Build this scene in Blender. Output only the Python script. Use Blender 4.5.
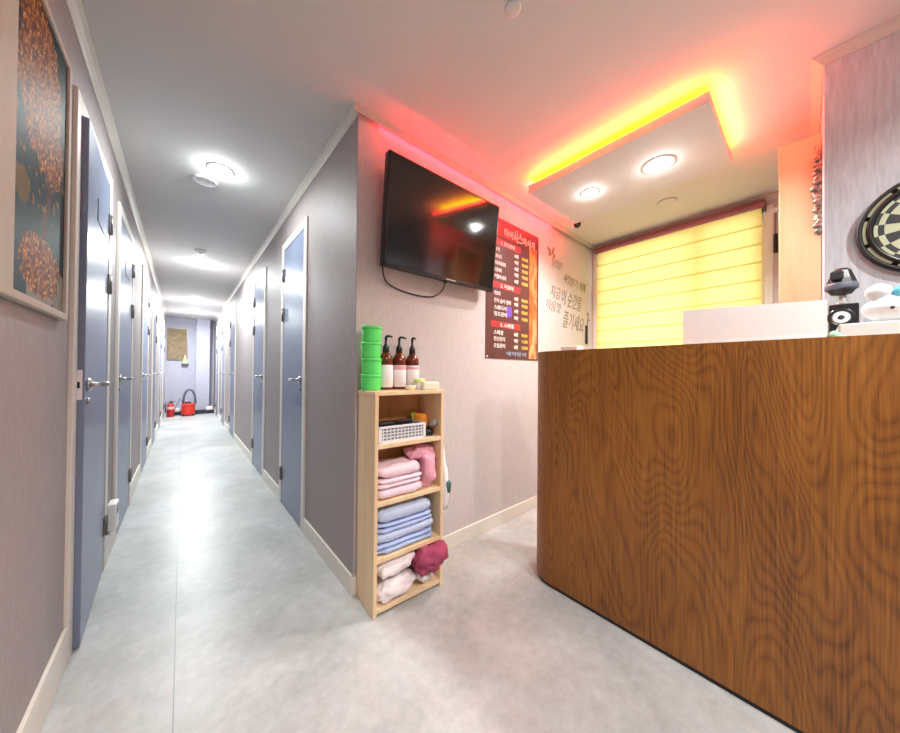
import bpy, bmesh, math, random
from mathutils import Vector, Matrix, noise

# ------------------------------------------------------------------ scene, camera, world, exposure
for o in list(bpy.data.objects):
    bpy.data.objects.remove(o)
SC = bpy.context.scene
COL = SC.collection
PI = math.pi
H = 2.35                 # ceiling height
XL, XR = -0.3136, 0.6316  # corridor walls
YT = 1.4333              # screen wall
XW = 3.145               # window wall
XG, YG = 1.935, -0.043   # grey wall and its far end
YB = -1.9                # lobby back wall
YE = 10.25               # corridor end

cam = bpy.data.cameras.new('camera')
cam.sensor_fit = 'HORIZONTAL'; cam.sensor_width = 36.0
cam.lens = 309.812 / 900 * 36.0
cam.shift_x = -0.0005; cam.shift_y = 0.0034
cam.clip_start = 0.02; cam.clip_end = 60
camo = bpy.data.objects.new('camera', cam); COL.objects.link(camo)
yw, pt, rl = 0.7138392, 0.00828699, 0.00862604
fw = Vector((math.sin(yw) * math.cos(pt), math.cos(yw) * math.cos(pt), math.sin(pt)))
rt = Vector((math.cos(yw), -math.sin(yw), 0)); up = rt.cross(fw)
r2 = rt * math.cos(rl) + up * math.sin(rl); u2 = up * math.cos(rl) - rt * math.sin(rl)
M = Matrix.Identity(4)
for i in range(3):
    M[i][0], M[i][1], M[i][2] = r2[i], u2[i], -fw[i]
M.translation = (0, 0, 1.07373)
camo.matrix_world = M
SC.camera = camo

SC.view_settings.view_transform = 'Standard'
SC.view_settings.look = 'None'
SC.view_settings.gamma = 1
SC.view_settings.exposure = 0.35
SC.view_settings.use_curve_mapping = False
W = bpy.data.worlds.new('world'); SC.world = W; W.use_nodes = True
W.node_tree.nodes['Background'].inputs[0].default_value = (0.95, 0.97, 1.0, 1)
W.node_tree.nodes['Background'].inputs[1].default_value = 2.4

P_CORR, P_SOFT_BIG, P_SOFT_SMALL, P_FILL = 40.0, 17.0, 10.0, 21.0
SPREAD, SPREAD_CORR = math.radians(140), math.radians(172)
LED_RGB = (1.0, 0.62, 0.0); LED_RED = (1.0, 0.018, 0.03); LED_GLOW, LED_WASH, ADDED_CORNICE, ADDED_TV = 4.6, 3.0, 4.0, 3.2


# ------------------------------------------------------------------ materials
def lin(c):
    return tuple(((v / 255) / 12.92 if v / 255 <= .04045 else ((v / 255 + .055) / 1.055) ** 2.4) for v in c)


class N:
    def __init__(s, name):
        s.m = bpy.data.materials.new(name); s.m.use_nodes = True
        s.t = s.m.node_tree; s.b = s.t.nodes['Principled BSDF']

    def n(s, typ, **kw):
        x = s.t.nodes.new(typ)
        for k, v in kw.items():
            if k.startswith('i_'):
                key = k[2:]; key = int(key) if key.isdigit() else key.replace('_', ' ')
                x.inputs[key].default_value = v
            else:
                setattr(x, k, v)
        return x

    def l(s, a, b): s.t.links.new(a, b)

    def coords(s, scale=(1, 1, 1), kind='Object'):
        tc = s.n('ShaderNodeTexCoord'); mp = s.n('ShaderNodeMapping')
        mp.inputs['Scale'].default_value = scale
        s.l(tc.outputs[kind], mp.inputs['Vector']); return mp.outputs[0]

    def ramp(s, fac, stops):
        r = s.n('ShaderNodeValToRGB'); e = r.color_ramp.elements
        while len(e) < len(stops): e.new(0.5)
        for el, (p, c) in zip(e, stops):
            el.position = p; el.color = (*c, 1)
        s.l(fac, r.inputs[0]); return r.outputs[0]

    def bump(s, h, strength=.2, dist=.01):
        b = s.n('ShaderNodeBump'); b.inputs['Strength'].default_value = strength
        b.inputs['Distance'].default_value = dist
        s.l(h, b.inputs['Height']); s.l(b.outputs[0], s.b.inputs['Normal'])


def plain(name, rgb, rough=.5, metal=0, var=.04, scale=40, bump=0, spec=.5, emit=None, es=0, trans=0):
    k = N(name); b = k.b
    c = lin(rgb)
    b.inputs['Roughness'].default_value = rough; b.inputs['Metallic'].default_value = metal
    b.inputs['Specular IOR Level'].default_value = spec
    b.inputs['Transmission Weight'].default_value = trans
    v = k.coords(); nz = k.n('ShaderNodeTexNoise', i_Scale=scale, i_Detail=3.0); k.l(v, nz.inputs['Vector'])
    k.l(k.ramp(nz.outputs[0], [(0.3, tuple(x * (1 - var) for x in c)), (0.7, tuple(min(1, x * (1 + var)) for x in c))]), b.inputs['Base Color'])
    if bump: k.bump(nz.outputs[0], bump, .002)
    if emit:
        b.inputs['Emission Color'].default_value = (*emit, 1); b.inputs['Emission Strength'].default_value = es
    return k.m


def wallpaper(name, a, b_, sc=(170, 170, 22)):
    k = N(name); v = k.coords(sc)
    n1 = k.n('ShaderNodeTexNoise', i_Scale=1.0, i_Detail=4.0, i_Roughness=.65); k.l(v, n1.inputs['Vector'])
    k.l(k.ramp(n1.outputs[0], [(.3, lin(a)), (.7, lin(b_))]), k.b.inputs['Base Color'])
    k.b.inputs['Roughness'].default_value = .55; k.b.inputs['Specular IOR Level'].default_value = .35
    k.bump(n1.outputs[0], .35, .004)
    return k.m


def floor_mat():
    k = N('vinyl_floor'); v = k.coords()
    n1 = k.n('ShaderNodeTexNoise', i_Scale=2.2, i_Detail=8.0, i_Roughness=.62, i_Distortion=.5); k.l(v, n1.inputs['Vector'])
    n2 = k.n('ShaderNodeTexNoise', i_Scale=22.0, i_Detail=6.0, i_Roughness=.7); k.l(v, n2.inputs['Vector'])
    mx = k.n('ShaderNodeMix', i_0=.35); k.l(n1.outputs[0], mx.inputs[2]); k.l(n2.outputs[0], mx.inputs[3])
    col = k.ramp(mx.outputs[0], [(.36, lin((164, 165, 164))), (.5, lin((184, 185, 184))), (.64, lin((204, 204, 203)))])
    # one welded sheet seam along the corridor
    sp = k.n('ShaderNodeSeparateXYZ'); k.l(v, sp.inputs[0])
    a = k.n('ShaderNodeMath', operation='ADD', i_1=.008); k.l(sp.outputs[0], a.inputs[0])
    ab = k.n('ShaderNodeMath', operation='ABSOLUTE'); k.l(a.outputs[0], ab.inputs[0])
    lt = k.n('ShaderNodeMath', operation='LESS_THAN', i_1=.0016); k.l(ab.outputs[0], lt.inputs[0])
    m2 = k.n('ShaderNodeMix', data_type='RGBA'); k.l(lt.outputs[0], m2.inputs[0]); k.l(col, m2.inputs[6])
    m2.inputs[7].default_value = (*lin((140, 146, 150)), 1)
    k.l(m2.outputs[2], k.b.inputs['Base Color'])
    k.b.inputs['Roughness'].default_value = .34; k.b.inputs['Specular IOR Level'].default_value = .45
    k.bump(n2.outputs[0], .05, .002)
    return k.m


def wood(name, stops, ring=16, sc=(3.2, 3.2, .8), streak=(160, 160, 4), rough=.35, mixf=.4, detail=2.0):
    k = N(name); v = k.coords(sc)
    n1 = k.n('ShaderNodeTexNoise', i_Scale=1.0, i_Detail=detail, i_Roughness=.45, i_Distortion=.35); k.l(v, n1.inputs['Vector'])
    mu = k.n('ShaderNodeMath', operation='MULTIPLY', i_1=ring * PI); k.l(n1.outputs[0], mu.inputs[0])
    si = k.n('ShaderNodeMath', operation='SINE'); k.l(mu.outputs[0], si.inputs[0])
    ma0 = k.n('ShaderNodeMath', operation='MULTIPLY_ADD', i_1=.5, i_2=.5); k.l(si.outputs[0], ma0.inputs[0])
    ma = k.n('ShaderNodeMath', operation='POWER', i_1=.45); k.l(ma0.outputs[0], ma.inputs[0])
    v2 = k.coords(streak)
    n2 = k.n('ShaderNodeTexNoise', i_Scale=1.0, i_Detail=4.0, i_Roughness=.6); k.l(v2, n2.inputs['Vector'])
    v3 = k.coords((4, 4, 1.2))
    n3 = k.n('ShaderNodeTexNoise', i_Scale=1.0, i_Detail=2.0); k.l(v3, n3.inputs['Vector'])
    mx = k.n('ShaderNodeMix', i_0=mixf); k.l(n2.outputs[0], mx.inputs[2]); k.l(ma.outputs[0], mx.inputs[3])
    mx2 = k.n('ShaderNodeMix', i_0=.3); k.l(mx.outputs[0], mx2.inputs[2]); k.l(n3.outputs[0], mx2.inputs[3])
    k.l(k.ramp(mx2.outputs[0], [(p, lin(c)) for p, c in stops]), k.b.inputs['Base Color'])
    k.b.inputs['Roughness'].default_value = rough
    k.bump(mx.outputs[0], .08, .002)
    return k.m


def emission(name, rgb, s):
    k = N(name); k.b.inputs['Base Color'].default_value = (*rgb, 1)
    k.b.inputs['Emission Color'].default_value = (*rgb, 1); k.b.inputs['Emission Strength'].default_value = s
    return k.m


def blind_mat():
    k = N('yellow_blind_fabric'); t = k.t
    v = k.coords((300, 300, 300)); nz = k.n('ShaderNodeTexNoise', i_Scale=1.0, i_Detail=2.0); k.l(v, nz.inputs['Vector'])
    c = k.ramp(nz.outputs[0], [(.3, lin((250, 232, 140))), (.7, lin((255, 240, 158)))])
    d = k.n('ShaderNodeBsdfDiffuse'); tr = k.n('ShaderNodeBsdfTranslucent')
    k.l(c, d.inputs[0]); k.l(c, tr.inputs[0])
    ms = k.n('ShaderNodeMixShader', i_0=.6); k.l(d.outputs[0], ms.inputs[1]); k.l(tr.outputs[0], ms.inputs[2])
    k.l(ms.outputs[0], t.nodes['Material Output'].inputs[0]); return k.m


def thin_glass():
    k = N('window_glass'); t = k.t
    tr = k.n('ShaderNodeBsdfTransparent'); tr.inputs[0].default_value = (.93, .96, .95, 1)
    gl = k.n('ShaderNodeBsdfGlossy'); gl.inputs['Roughness'].default_value = .02
    ms = k.n('ShaderNodeMixShader', i_0=.07); k.l(tr.outputs[0], ms.inputs[1]); k.l(gl.outputs[0], ms.inputs[2])
    k.l(ms.outputs[0], t.nodes['Material Output'].inputs[0]); return k.m


def vcol_mat(name, rough=.35):
    k = N(name); a = k.n('ShaderNodeVertexColor', layer_name='Col'); k.l(a.outputs[0], k.b.inputs['Base Color'])
    k.b.inputs['Roughness'].default_value = rough; k.b.inputs['Specular IOR Level'].default_value = .06; return k.m


def dart_mat():
    """black / pale wedges with a triple and a double ring, from the board's own centre"""
    k = N('dartboard_face'); v = k.coords()
    sp = k.n('ShaderNodeSeparateXYZ'); k.l(v, sp.inputs[0])
    at = k.n('ShaderNodeMath', operation='ARCTAN2'); k.l(sp.outputs[1], at.inputs[0]); k.l(sp.outputs[2], at.inputs[1])
    def wedge(off):
        m = k.n('ShaderNodeMath', operation='MULTIPLY_ADD', i_1=10.0, i_2=PI / 2 + off); k.l(at.outputs[0], m.inputs[0])
        s = k.n('ShaderNodeMath', operation='SINE'); k.l(m.outputs[0], s.inputs[0])
        g = k.n('ShaderNodeMath', operation='GREATER_THAN', i_1=0.0); k.l(s.outputs[0], g.inputs[0]); return g.outputs[0]
    y2 = k.n('ShaderNodeMath', operation='POWER', i_1=2.0); k.l(sp.outputs[1], y2.inputs[0])
    z2 = k.n('ShaderNodeMath', operation='POWER', i_1=2.0); k.l(sp.outputs[2], z2.inputs[0])
    # POWER of negatives with an even exponent is safe through ABS
    for nd, src in ((y2, 1), (z2, 2)):
        ab = k.n('ShaderNodeMath', operation='ABSOLUTE'); k.l(sp.outputs[src], ab.inputs[0]); k.l(ab.outputs[0], nd.inputs[0])
    ad = k.n('ShaderNodeMath', operation='ADD'); k.l(y2.outputs[0], ad.inputs[0]); k.l(z2.outputs[0], ad.inputs[1])
    r = k.n('ShaderNodeMath', operation='SQRT'); k.l(ad.outputs[0], r.inputs[0])
    def band(a, b):
        g = k.n('ShaderNodeMath', operation='GREATER_THAN', i_1=a); k.l(r.outputs[0], g.inputs[0])
        h = k.n('ShaderNodeMath', operation='LESS_THAN', i_1=b); k.l(r.outputs[0], h.inputs[0])
        m = k.n('ShaderNodeMath', operation='MULTIPLY'); k.l(g.outputs[0], m.inputs[0]); k.l(h.outputs[0], m.inputs[1]); return m.outputs[0]
    dark, pale, green = lin((38, 40, 42)), lin((184, 190, 158)), lin((86, 118, 84))
    def mix(f, a, b):
        m = k.n('ShaderNodeMix', data_type='RGBA'); k.l(f, m.inputs[0])
        for i, c in ((6, a), (7, b)):
            if isinstance(c, tuple): m.inputs[i].default_value = (*c, 1)
            else: k.l(c, m.inputs[i])
        return m.outputs[2]
    w = wedge(0)
    base = mix(w, pale, dark); ring = mix(w, dark, pale)
    both = k.n('ShaderNodeMath', operation='MAXIMUM'); k.l(band(.070, .081), both.inputs[0]); k.l(band(.116, .130), both.inputs[1])
    c = mix(both.outputs[0], base, ring)
    c = mix(band(0, .012), c, green)
    k.l(c, k.b.inputs['Base Color']); k.b.inputs['Roughness'].default_value = .5
    return k.m


MT = dict(
    ceiling=plain('ceiling_paint', (216, 215, 213), .8, var=.015, scale=8, spec=.2),
    wall=wallpaper('mauve_wallpaper', (156, 145, 145), (172, 161, 161)),
    wall_lit=wallpaper('wallpaper_lit', (198, 188, 187), (212, 203, 202)),  # same paper as the corridor, made paler to paint in its brighter light
    wall_g=wallpaper('grey_wallpaper', (178, 183, 190), (204, 209, 217), (90, 90, 9)),
    floor=floor_mat(),
    cream=plain('cream_trim', (232, 226, 216), .45, var=.02),
    frame=plain('door_frame_cream', (226, 219, 210), .4, var=.02),
    picframe=plain('picture_frame_cream', (196, 188, 176), .7, var=.03, spec=.15),
    farwall=wallpaper('lilac_grey_wallpaper', (178, 176, 194), (198, 196, 212)),
    corn=plain('cornice_paint', (204, 198, 188), .5, var=.02),
    door=plain('slate_blue_door', (124, 134, 160), .36, var=.03, scale=60),
    steel=plain('brushed_steel', (190, 188, 186), .28, 1.0),
    hinge=plain('hinge_steel', (130, 122, 118), .4, .8),
    black=plain('black_plastic', (22, 22, 24), .3),
    blackm=plain('black_matt', (30, 29, 31), .6),
    screen=plain('screen_glass', (10, 9, 10), .10, var=0, spec=.75),
    white=plain('white_plastic', (240, 240, 240), .4, var=.015),
    carton=plain('carton_white', (222, 222, 220), .6, var=.015),
    offwhite=plain('white_paper', (246, 246, 246), .7, var=.01),
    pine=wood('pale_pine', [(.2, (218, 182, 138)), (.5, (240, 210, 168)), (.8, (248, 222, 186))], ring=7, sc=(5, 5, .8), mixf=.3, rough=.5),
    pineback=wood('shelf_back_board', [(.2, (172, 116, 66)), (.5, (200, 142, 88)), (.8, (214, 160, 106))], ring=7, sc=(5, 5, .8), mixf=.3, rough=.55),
    wood=wood('counter_veneer', [(.32, (88, 50, 14)), (.46, (128, 76, 23)), (.57, (148, 92, 30)), (.72, (170, 110, 44))], ring=96, sc=(2.8, 2.8, .62), streak=(190, 190, 5), mixf=.165, rough=.42, detail=2.1),
    oak=wood('pinkish_pine_panel', [(.2, (214, 168, 126)), (.5, (232, 190, 148)), (.8, (240, 204, 166))], ring=8, sc=(6, 6, .7), mixf=.3, rough=.5),
    green=plain('green_plastic', (96, 240, 116), .4, var=.03),
    brown=plain('brown_bottle', (104, 40, 18), .15, var=.05),
    label=plain('pale_label', (244, 238, 240), .6, var=.02),
    labelp=plain('pink_label', (236, 176, 184), .6, var=.03),
    soap=plain('cream_soap', (246, 240, 214), .5, var=.02),
    limey=plain('pale_lime', (228, 240, 160), .5, var=.03),
    glow=emission('lamp_disc', (1, .99, .97), 14.0),
    added_red=emission('added_red_strip', LED_RED, 1.5),  # for the made-up red strips on cornice and television
    led=emission('led_strip', LED_RGB, 6.0),
    blind=blind_mat(), glass=thin_glass(),
    mauve=plain('mauve_cassette', (150, 82, 92), .4),
    pinkl=plain('light_pink_cloth', (250, 222, 232), .95, var=.05, scale=120, bump=.3, spec=.1),
    pink=plain('pink_cloth', (242, 174, 192), .95, var=.06, scale=120, bump=.3, spec=.1),
    blue=plain('pale_blue_cloth', (202, 214, 242), .95, var=.07, scale=160, bump=.3, spec=.1),
    blued=plain('blue_cloth', (184, 200, 238), .95, var=.07, scale=160, bump=.3, spec=.1),
    lilac=plain('lilac_grey_cloth', (142, 136, 152), .9, var=.06, scale=120, bump=.3, spec=.1),
    whitec=plain('white_cloth', (246, 236, 236), .95, var=.03, scale=120, bump=.3, spec=.1),
    maroon=plain('raspberry_cloth', (178, 82, 112), .95, var=.08, scale=120, bump=.3, spec=.1),
    purple=plain('purple_plastic', (128, 84, 160), .4),
    orange=plain('orange_cloth', (250, 158, 50), .8, var=.08),
    olive=plain('olive_plastic', (170, 180, 60), .4),
    grey=plain('grey_plastic', (150, 146, 142), .4),
    red=plain('red_plastic', (226, 56, 40), .4),
    reddark=plain('extinguisher_red', (190, 36, 34), .35),
    hose=plain('grey_hose', (96, 98, 112), .5),
    board=plain('brown_board', (150, 128, 100), .7, var=.25, scale=14),
    bag=plain('pale_yellow_pouch', (230, 224, 170), .6),
    navy=plain('dark_step', (34, 40, 54), .6),
    poster=plain('poster_brown', (92, 44, 46), .45, var=.12, scale=9),
    posterred=plain('poster_red', (206, 40, 52), .45, var=.05),
    posterwhite=plain('poster_white', (242, 230, 226), .5, var=.02),
    postergold=plain('poster_gold', (226, 190, 88), .5, var=.02),
    posterblue=plain('poster_blue', (150, 164, 190), .5),
    posterviolet=plain('poster_violet', (112, 74, 190), .5),
    ink=plain('wall_ink', (140, 124, 104), .7),
    silver=plain('silver_foil', (150, 138, 124), .35, .5, var=.9, scale=70, bump=.8),
    dartwire=plain('dart_ring_pale', (150, 150, 118), .4),
    plush=plain('white_plush', (218, 221, 222), .95, var=.03, scale=200, bump=.6, spec=.1),
    sky=plain('sky_blue_plush', (120, 212, 236), .9, var=.04, scale=200, bump=.4, spec=.1),
    teal=plain('pale_teal', (150, 200, 178), .5, var=.1),
    tealdark=plain('dark_green_print', (72, 104, 96), .6),
    frost=plain('frosted_cover', (236, 236, 236), .5),
)


# ------------------------------------------------------------------ mesh helpers
class MB:
    def __init__(s): s.bm = bmesh.new()

    def box(s, x0, x1, y0, y1, z0, z1, bev=0, seg=2, mat=None):
        g = bmesh.ops.create_cube(s.bm, size=1)
        vs = g['verts']
        for v in vs:
            v.co = Vector(((x0 + x1) / 2 + v.co.x * (x1 - x0), (y0 + y1) / 2 + v.co.y * (y1 - y0), (z0 + z1) / 2 + v.co.z * (z1 - z0)))
        if bev:
            es = list({e for v in vs for e in v.link_edges})
            r = bmesh.ops.bevel(s.bm, geom=es, offset=bev, segments=seg, affect='EDGES', profile=.5)
            vs = list({v for f in r['faces'] for v in f.verts} | {v for v in vs if v.is_valid})
        if mat is not None:
            for v in vs: v.co = mat @ v.co
        return s

    def lathe(s, prof, n=28, c=(0, 0, 0), axis='Z', mat=None, smooth=True):
        rings = []
        for r, h in prof:
            ring = []
            for i in range(n):
                a = 2 * PI * i / n
                p = Vector((r * math.cos(a), r * math.sin(a), h))
                if axis == 'Y': p = Vector((p.x, p.z, p.y))
                if axis == 'X': p = Vector((p.z, p.x, p.y))
                p += Vector(c)
                if mat is not None: p = mat @ p
                ring.append(s.bm.verts.new(p))
            rings.append(ring)
        for a, b in zip(rings, rings[1:]):
            for i in range(n):
                f = s.bm.faces.new((a[i], a[(i + 1) % n], b[(i + 1) % n], b[i])); f.smooth = smooth
        for ring in (rings[0], rings[-1]):
            try: s.bm.faces.new(ring)
            except ValueError: pass
        return s

    def tube(s, pts, r, n=10, caps=True):
        pts = [Vector(p) for p in pts]; rings = []
        rr = r if isinstance(r, (list, tuple)) else [r] * len(pts)
        t0 = (pts[1] - pts[0]).normalized()
        ref = Vector((0, 0, 1)) if abs(t0.z) < .9 else Vector((1, 0, 0))
        nn = t0.cross(ref).normalized()
        for i, p in enumerate(pts):
            t = ((pts[min(i + 1, len(pts) - 1)] - pts[max(i - 1, 0)])).normalized()
            nn = (nn - t * nn.dot(t)).normalized(); b = t.cross(nn)
            rings.append([s.bm.verts.new(p + (nn * math.cos(2 * PI * k / n) + b * math.sin(2 * PI * k / n)) * rr[i]) for k in range(n)])
        for a, b in zip(rings, rings[1:]):
            for i in range(n):
                f = s.bm.faces.new((a[i], a[(i + 1) % n], b[(i + 1) % n], b[i])); f.smooth = True
        if caps:
            s.bm.faces.new(rings[0]); s.bm.faces.new(rings[-1][::-1])
        return s

    def prism(s, poly, fn, a, b, smooth=False):
        """poly 2-D points; fn(p, q, t) -> 3-D; from t=a to t=b"""
        A = [s.bm.verts.new(fn(p, q, a)) for p, q in poly]; B = [s.bm.verts.new(fn(p, q, b)) for p, q in poly]
        n = len(poly)
        for i in range(n):
            f = s.bm.faces.new((A[i], A[(i + 1) % n], B[(i + 1) % n], B[i])); f.smooth = smooth
        s.bm.faces.new(A[::-1]); s.bm.faces.new(B)
        return s

    def blob(s, c, rx, ry, rz, amp=0, freq=20, seed=0, e=2.0, nu=30, nv=18, mat=None, ez=None):
        """superellipsoid with noise: pillows, folded cloth, crumpled bundles"""
        ez = ez or e
        def sp(v, p): return math.copysign(abs(v) ** (2 / p), v)
        rings = []
        for j in range(nv + 1):
            ph = -PI / 2 + PI * j / nv
            ring = []
            for i in range(nu):
                th = 2 * PI * i / nu
                d = Vector((sp(math.cos(ph), ez) * sp(math.cos(th), e), sp(math.cos(ph), ez) * sp(math.sin(th), e), sp(math.sin(ph), ez)))
                p = Vector((d.x * rx, d.y * ry, d.z * rz))
                if amp:
                    q = p * freq + Vector((seed * 7.3, seed * 3.1, seed))
                    k = noise.noise(q) + .5 * noise.noise(q * 2.3)
                    nd = Vector((d.x / max(rx, .01), d.y / max(ry, .01), d.z / max(rz, .01))).normalized() if d.length else Vector((0, 0, 1))
                    p += nd * amp * k
                p += Vector(c)
                if mat is not None: p = mat @ p
                ring.append(s.bm.verts.new(p))
            rings.append(ring)
        for a, b in zip(rings, rings[1:]):
            for i in range(nu):
                f = s.bm.faces.new((a[i], a[(i + 1) % nu], b[(i + 1) % nu], b[i])); f.smooth = True
        return s

    def build(s, name, mat, parent=None, world=False, smooth_angle=None):
        bmesh.ops.remove_doubles(s.bm, verts=s.bm.verts, dist=1e-6)
        bmesh.ops.recalc_face_normals(s.bm, faces=s.bm.faces)
        me = bpy.data.meshes.new(name); s.bm.to_mesh(me); s.bm.free()
        me.materials.append(mat)
        o = bpy.data.objects.new(name, me); COL.objects.link(o)
        if parent is not None:
            o.parent = parent
            if world:
                off = Vector(parent.location)
                pp = parent.parent
                while pp is not None: off += Vector(pp.location); pp = pp.parent
                me.transform(Matrix.Translation(-off))
        return o


def tag(o, label=None, cat=None, group=None, kind=None):
    if label: o['label'] = label
    if cat: o['category'] = cat
    if group: o['group'] = group
    if kind: o['kind'] = kind
    return o


def thing(name, loc, label, cat, group=None, rz=0.0, rot=None):
    o = bpy.data.objects.new(name, None); COL.objects.link(o)
    o.location = loc; o.rotation_euler = rot if rot else (0, 0, rz); o.empty_display_size = .1
    return tag(o, label, cat, group)


def centred(o):
    """put a one-mesh thing's origin at its base centre"""
    vs = [v.co for v in o.data.vertices]
    c = Vector(((min(v.x for v in vs) + max(v.x for v in vs)) / 2, (min(v.y for v in vs) + max(v.y for v in vs)) / 2, min(v.z for v in vs)))
    o.data.transform(Matrix.Translation(-c)); o.location = o.location + c
    return o


def copy_tree(o, parent=None):
    c = o.copy(); COL.objects.link(c)
    if parent is not None: c.parent = parent
    for ch in list(o.children): copy_tree(ch, c)
    return c


def text(name, body, size, mat, parent, loc, width=None, rot=(PI / 2, 0, 0), extrude=.0006, align='LEFT', bold=0.0, shear=0.0, shrink_only=False):
    c = bpy.data.curves.new(name, 'FONT'); c.body = body; c.size = size; c.extrude = extrude
    c.align_x = align; c.offset = bold; c.shear = shear; c.resolution_u = 3
    t = bpy.data.objects.new(name + '_curve', c); COL.objects.link(t)
    bpy.context.view_layer.update()
    me = bpy.data.meshes.new_from_object(t.evaluated_get(bpy.context.evaluated_depsgraph_get()))
    bpy.data.objects.remove(t)
    if width and me.vertices:
        xs = [v.co.x for v in me.vertices]; w = max(xs) - min(xs)
        if w > 0: me.transform(Matrix.Diagonal((width / w, 1, 1, 1)))
    me.materials.clear(); me.materials.append(mat); me.name = name
    o = bpy.data.objects.new(name, me); COL.objects.link(o)
    o.parent = parent; o.location = loc; o.rotation_euler = rot
    return o


def lamp(name, kind, power, parent, loc, size=.1, color=(1, 1, 1), rot=(0, 0, 0), size_y=None, spread=None):
    l = bpy.data.lights.new(name, kind); l.energy = power; l.color = color
    if kind == 'AREA':
        l.shape = 'RECTANGLE' if size_y else 'DISK'; l.size = size
        if size_y: l.size_y = size_y
        if spread: l.spread = spread
    o = bpy.data.objects.new(name, l); COL.objects.link(o); o.parent = parent; o.location = loc; o.rotation_euler = rot
    return o


# ------------------------------------------------------------------ structure: shell
def struct(name, mb, mat, parent=None):
    o = mb.build(name, mat, parent)
    if parent is None: tag(o, kind='structure')
    return o


struct('floor', MB().box(XL - .5, XW + .3, YB - .2, YE + .3, -.08, 0), MT['floor'])
struct('ceiling', MB().box(XL - .5, XW + .3, YB - .2, YE + .3, H, H + .1), MT['ceiling'])

# doors: (y near, y far) of the openings between the casings, height of the opening
LDOORS = [(1.826, 2.462), (2.86, 3.50), (4.40, 5.05), (5.90, 6.50), (7.45, 8.05), (8.95, 9.5)]
RDOORS = [(2.262, 2.822), (3.62, 4.175), (5.90, 6.50), (7.35, 7.95), (8.75, 9.3)]
DH = 2.055
CW = .062      # casing width


def corridor_wall(name, x, sgn, y0, y1, openings, mat):
    mb = MB(); d = .09
    xa, xb = sorted((x, x + sgn * d))
    cur = y0
    for a, b in openings:
        mb.box(xa, xb, cur, a, 0, H)
        mb.box(xa, xb, a, b, DH, H)
        cur = b
    mb.box(xa, xb, cur, y1, 0, H)
    xa, xb = sorted((x + sgn * d, x + sgn * (d + .1)))
    mb.box(xa, xb, y0, y1, 0, H)
    return struct(name, mb, mat)


corridor_wall('wall_left', XL, -1, YB, YE, LDOORS, MT['wall'])
corridor_wall('wall_right', XR, 1, YT + .0006, YE, RDOORS, MT['wall'])
struct('wall_front', MB().box(XR + .003, XW + .12, YT, YT + .12, 0, H), MT['wall_lit'])
struct('wall_back', MB().box(XL - .2, XG + .1, YB - .12, YB, 0, H), MT['wall'])
struct('wall_far', MB().box(XL - .1, XR + .1, YE, YE + .12, 0, H).box(.262, .53, YE - .26, YE, 0, H), MT['farwall'])
struct('wall_grey', MB().box(XG, XG + .12, YB, YG, 0, H).box(XG + .12, XW, YG - .12, YG, 0, H), MT['wall_g'])
# window wall with its opening
WY0, WY1, WZ0, WZ1 = .19, 1.395, .95, 2.285
struct('wall_window', MB().box(XW, XW + .12, YG - .12, WY0, 0, H).box(XW, XW + .12, WY1, YT + .12, 0, H)
       .box(XW, XW + .12, WY0, WY1, 0, WZ0).box(XW, XW + .12, WY0, WY1, WZ1, H), MT['wall_lit'])

# cornices and baseboards
CWD = .0335
cor = [(0, 0), (-CWD, 0), (-CWD, -.005), (-.022, -.012), (-.010, -.024), (-.004, -CWD), (0, -CWD)]   # u = off the wall, v = below ceiling


def cornice(name, x0, y0, x1, y1, nx, ny, ext0=0, ext1=0):
    """along (x0,y0)-(x1,y1); (nx,ny) points from the wall into the room; ext: +1 mitre longer at that end"""
    d = Vector((x1 - x0, y1 - y0)).normalized(); L = (Vector((x1, y1)) - Vector((x0, y0))).length
    mb = MB(); A, B = [], []
    for u, v in cor:
        for lst, t, e in ((A, 0, -ext0), (B, L, ext1)):
            tt = t + e * (-u)
            lst.append(mb.bm.verts.new((x0 + d.x * tt + nx * -u, y0 + d.y * tt + ny * -u, H + v)))
    n = len(cor)
    for i in range(n): mb.bm.faces.new((A[i], A[(i + 1) % n], B[(i + 1) % n], B[i]))
    mb.bm.faces.new(A[::-1]); mb.bm.faces.new(B)
    return struct(name, mb, MT['corn'])


cornice('trim_1', XL, YB, XL, YE, 1, 0)
cornice('trim_2', XR, YT, XR, YE, -1, 0, ext0=1)
cor_plain = cor
cor = [(0, 0), (-CWD, 0), (-CWD, -.040), (-.0305, -.040), (-.0305, -.014), (0, -.014)]  # hollow lip made up to hide the added red light
t3 = cornice('trim_3', XR, YT, XW, YT, 0, -1, ext0=1, ext1=-1)
cor = cor_plain
lamp('added_cornice_led', 'AREA', ADDED_CORNICE, t3, (1.56, YT - .024, H - .024), size=1.62, size_y=.008, color=LED_RED, rot=(math.radians(35), 0, 0))  # added light, reddens the top of the screen wall
MB().box(.74, 2.38, YT - .0295, YT - .018, H - .0185, H - .0145).build('led_strip', MT['added_red'], t3)  # made-up strip to go with the added cornice light
cornice('trim_4', XW, YG, XW, YT, -1, 0, ext0=-1, ext1=-1)
cornice('trim_5', XG, YB, XG, YG, -1, 0, ext1=1)
cornice('trim_6', XG, YG, XW, YG, 0, 1, ext0=1, ext1=-1)


def base_runs(name, x, sgn, y0, y1, openings, h, t=.011):
    mb = MB(); cur = y0
    xa, xb = sorted((x, x + sgn * t))
    for a, b in openings:
        mb.box(xa, xb, cur, a - CW, 0, h, .002, 1); cur = b + CW
    mb.box(xa, xb, cur, y1, 0, h, .002, 1)
    return struct(name, mb, MT['cream'])


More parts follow.
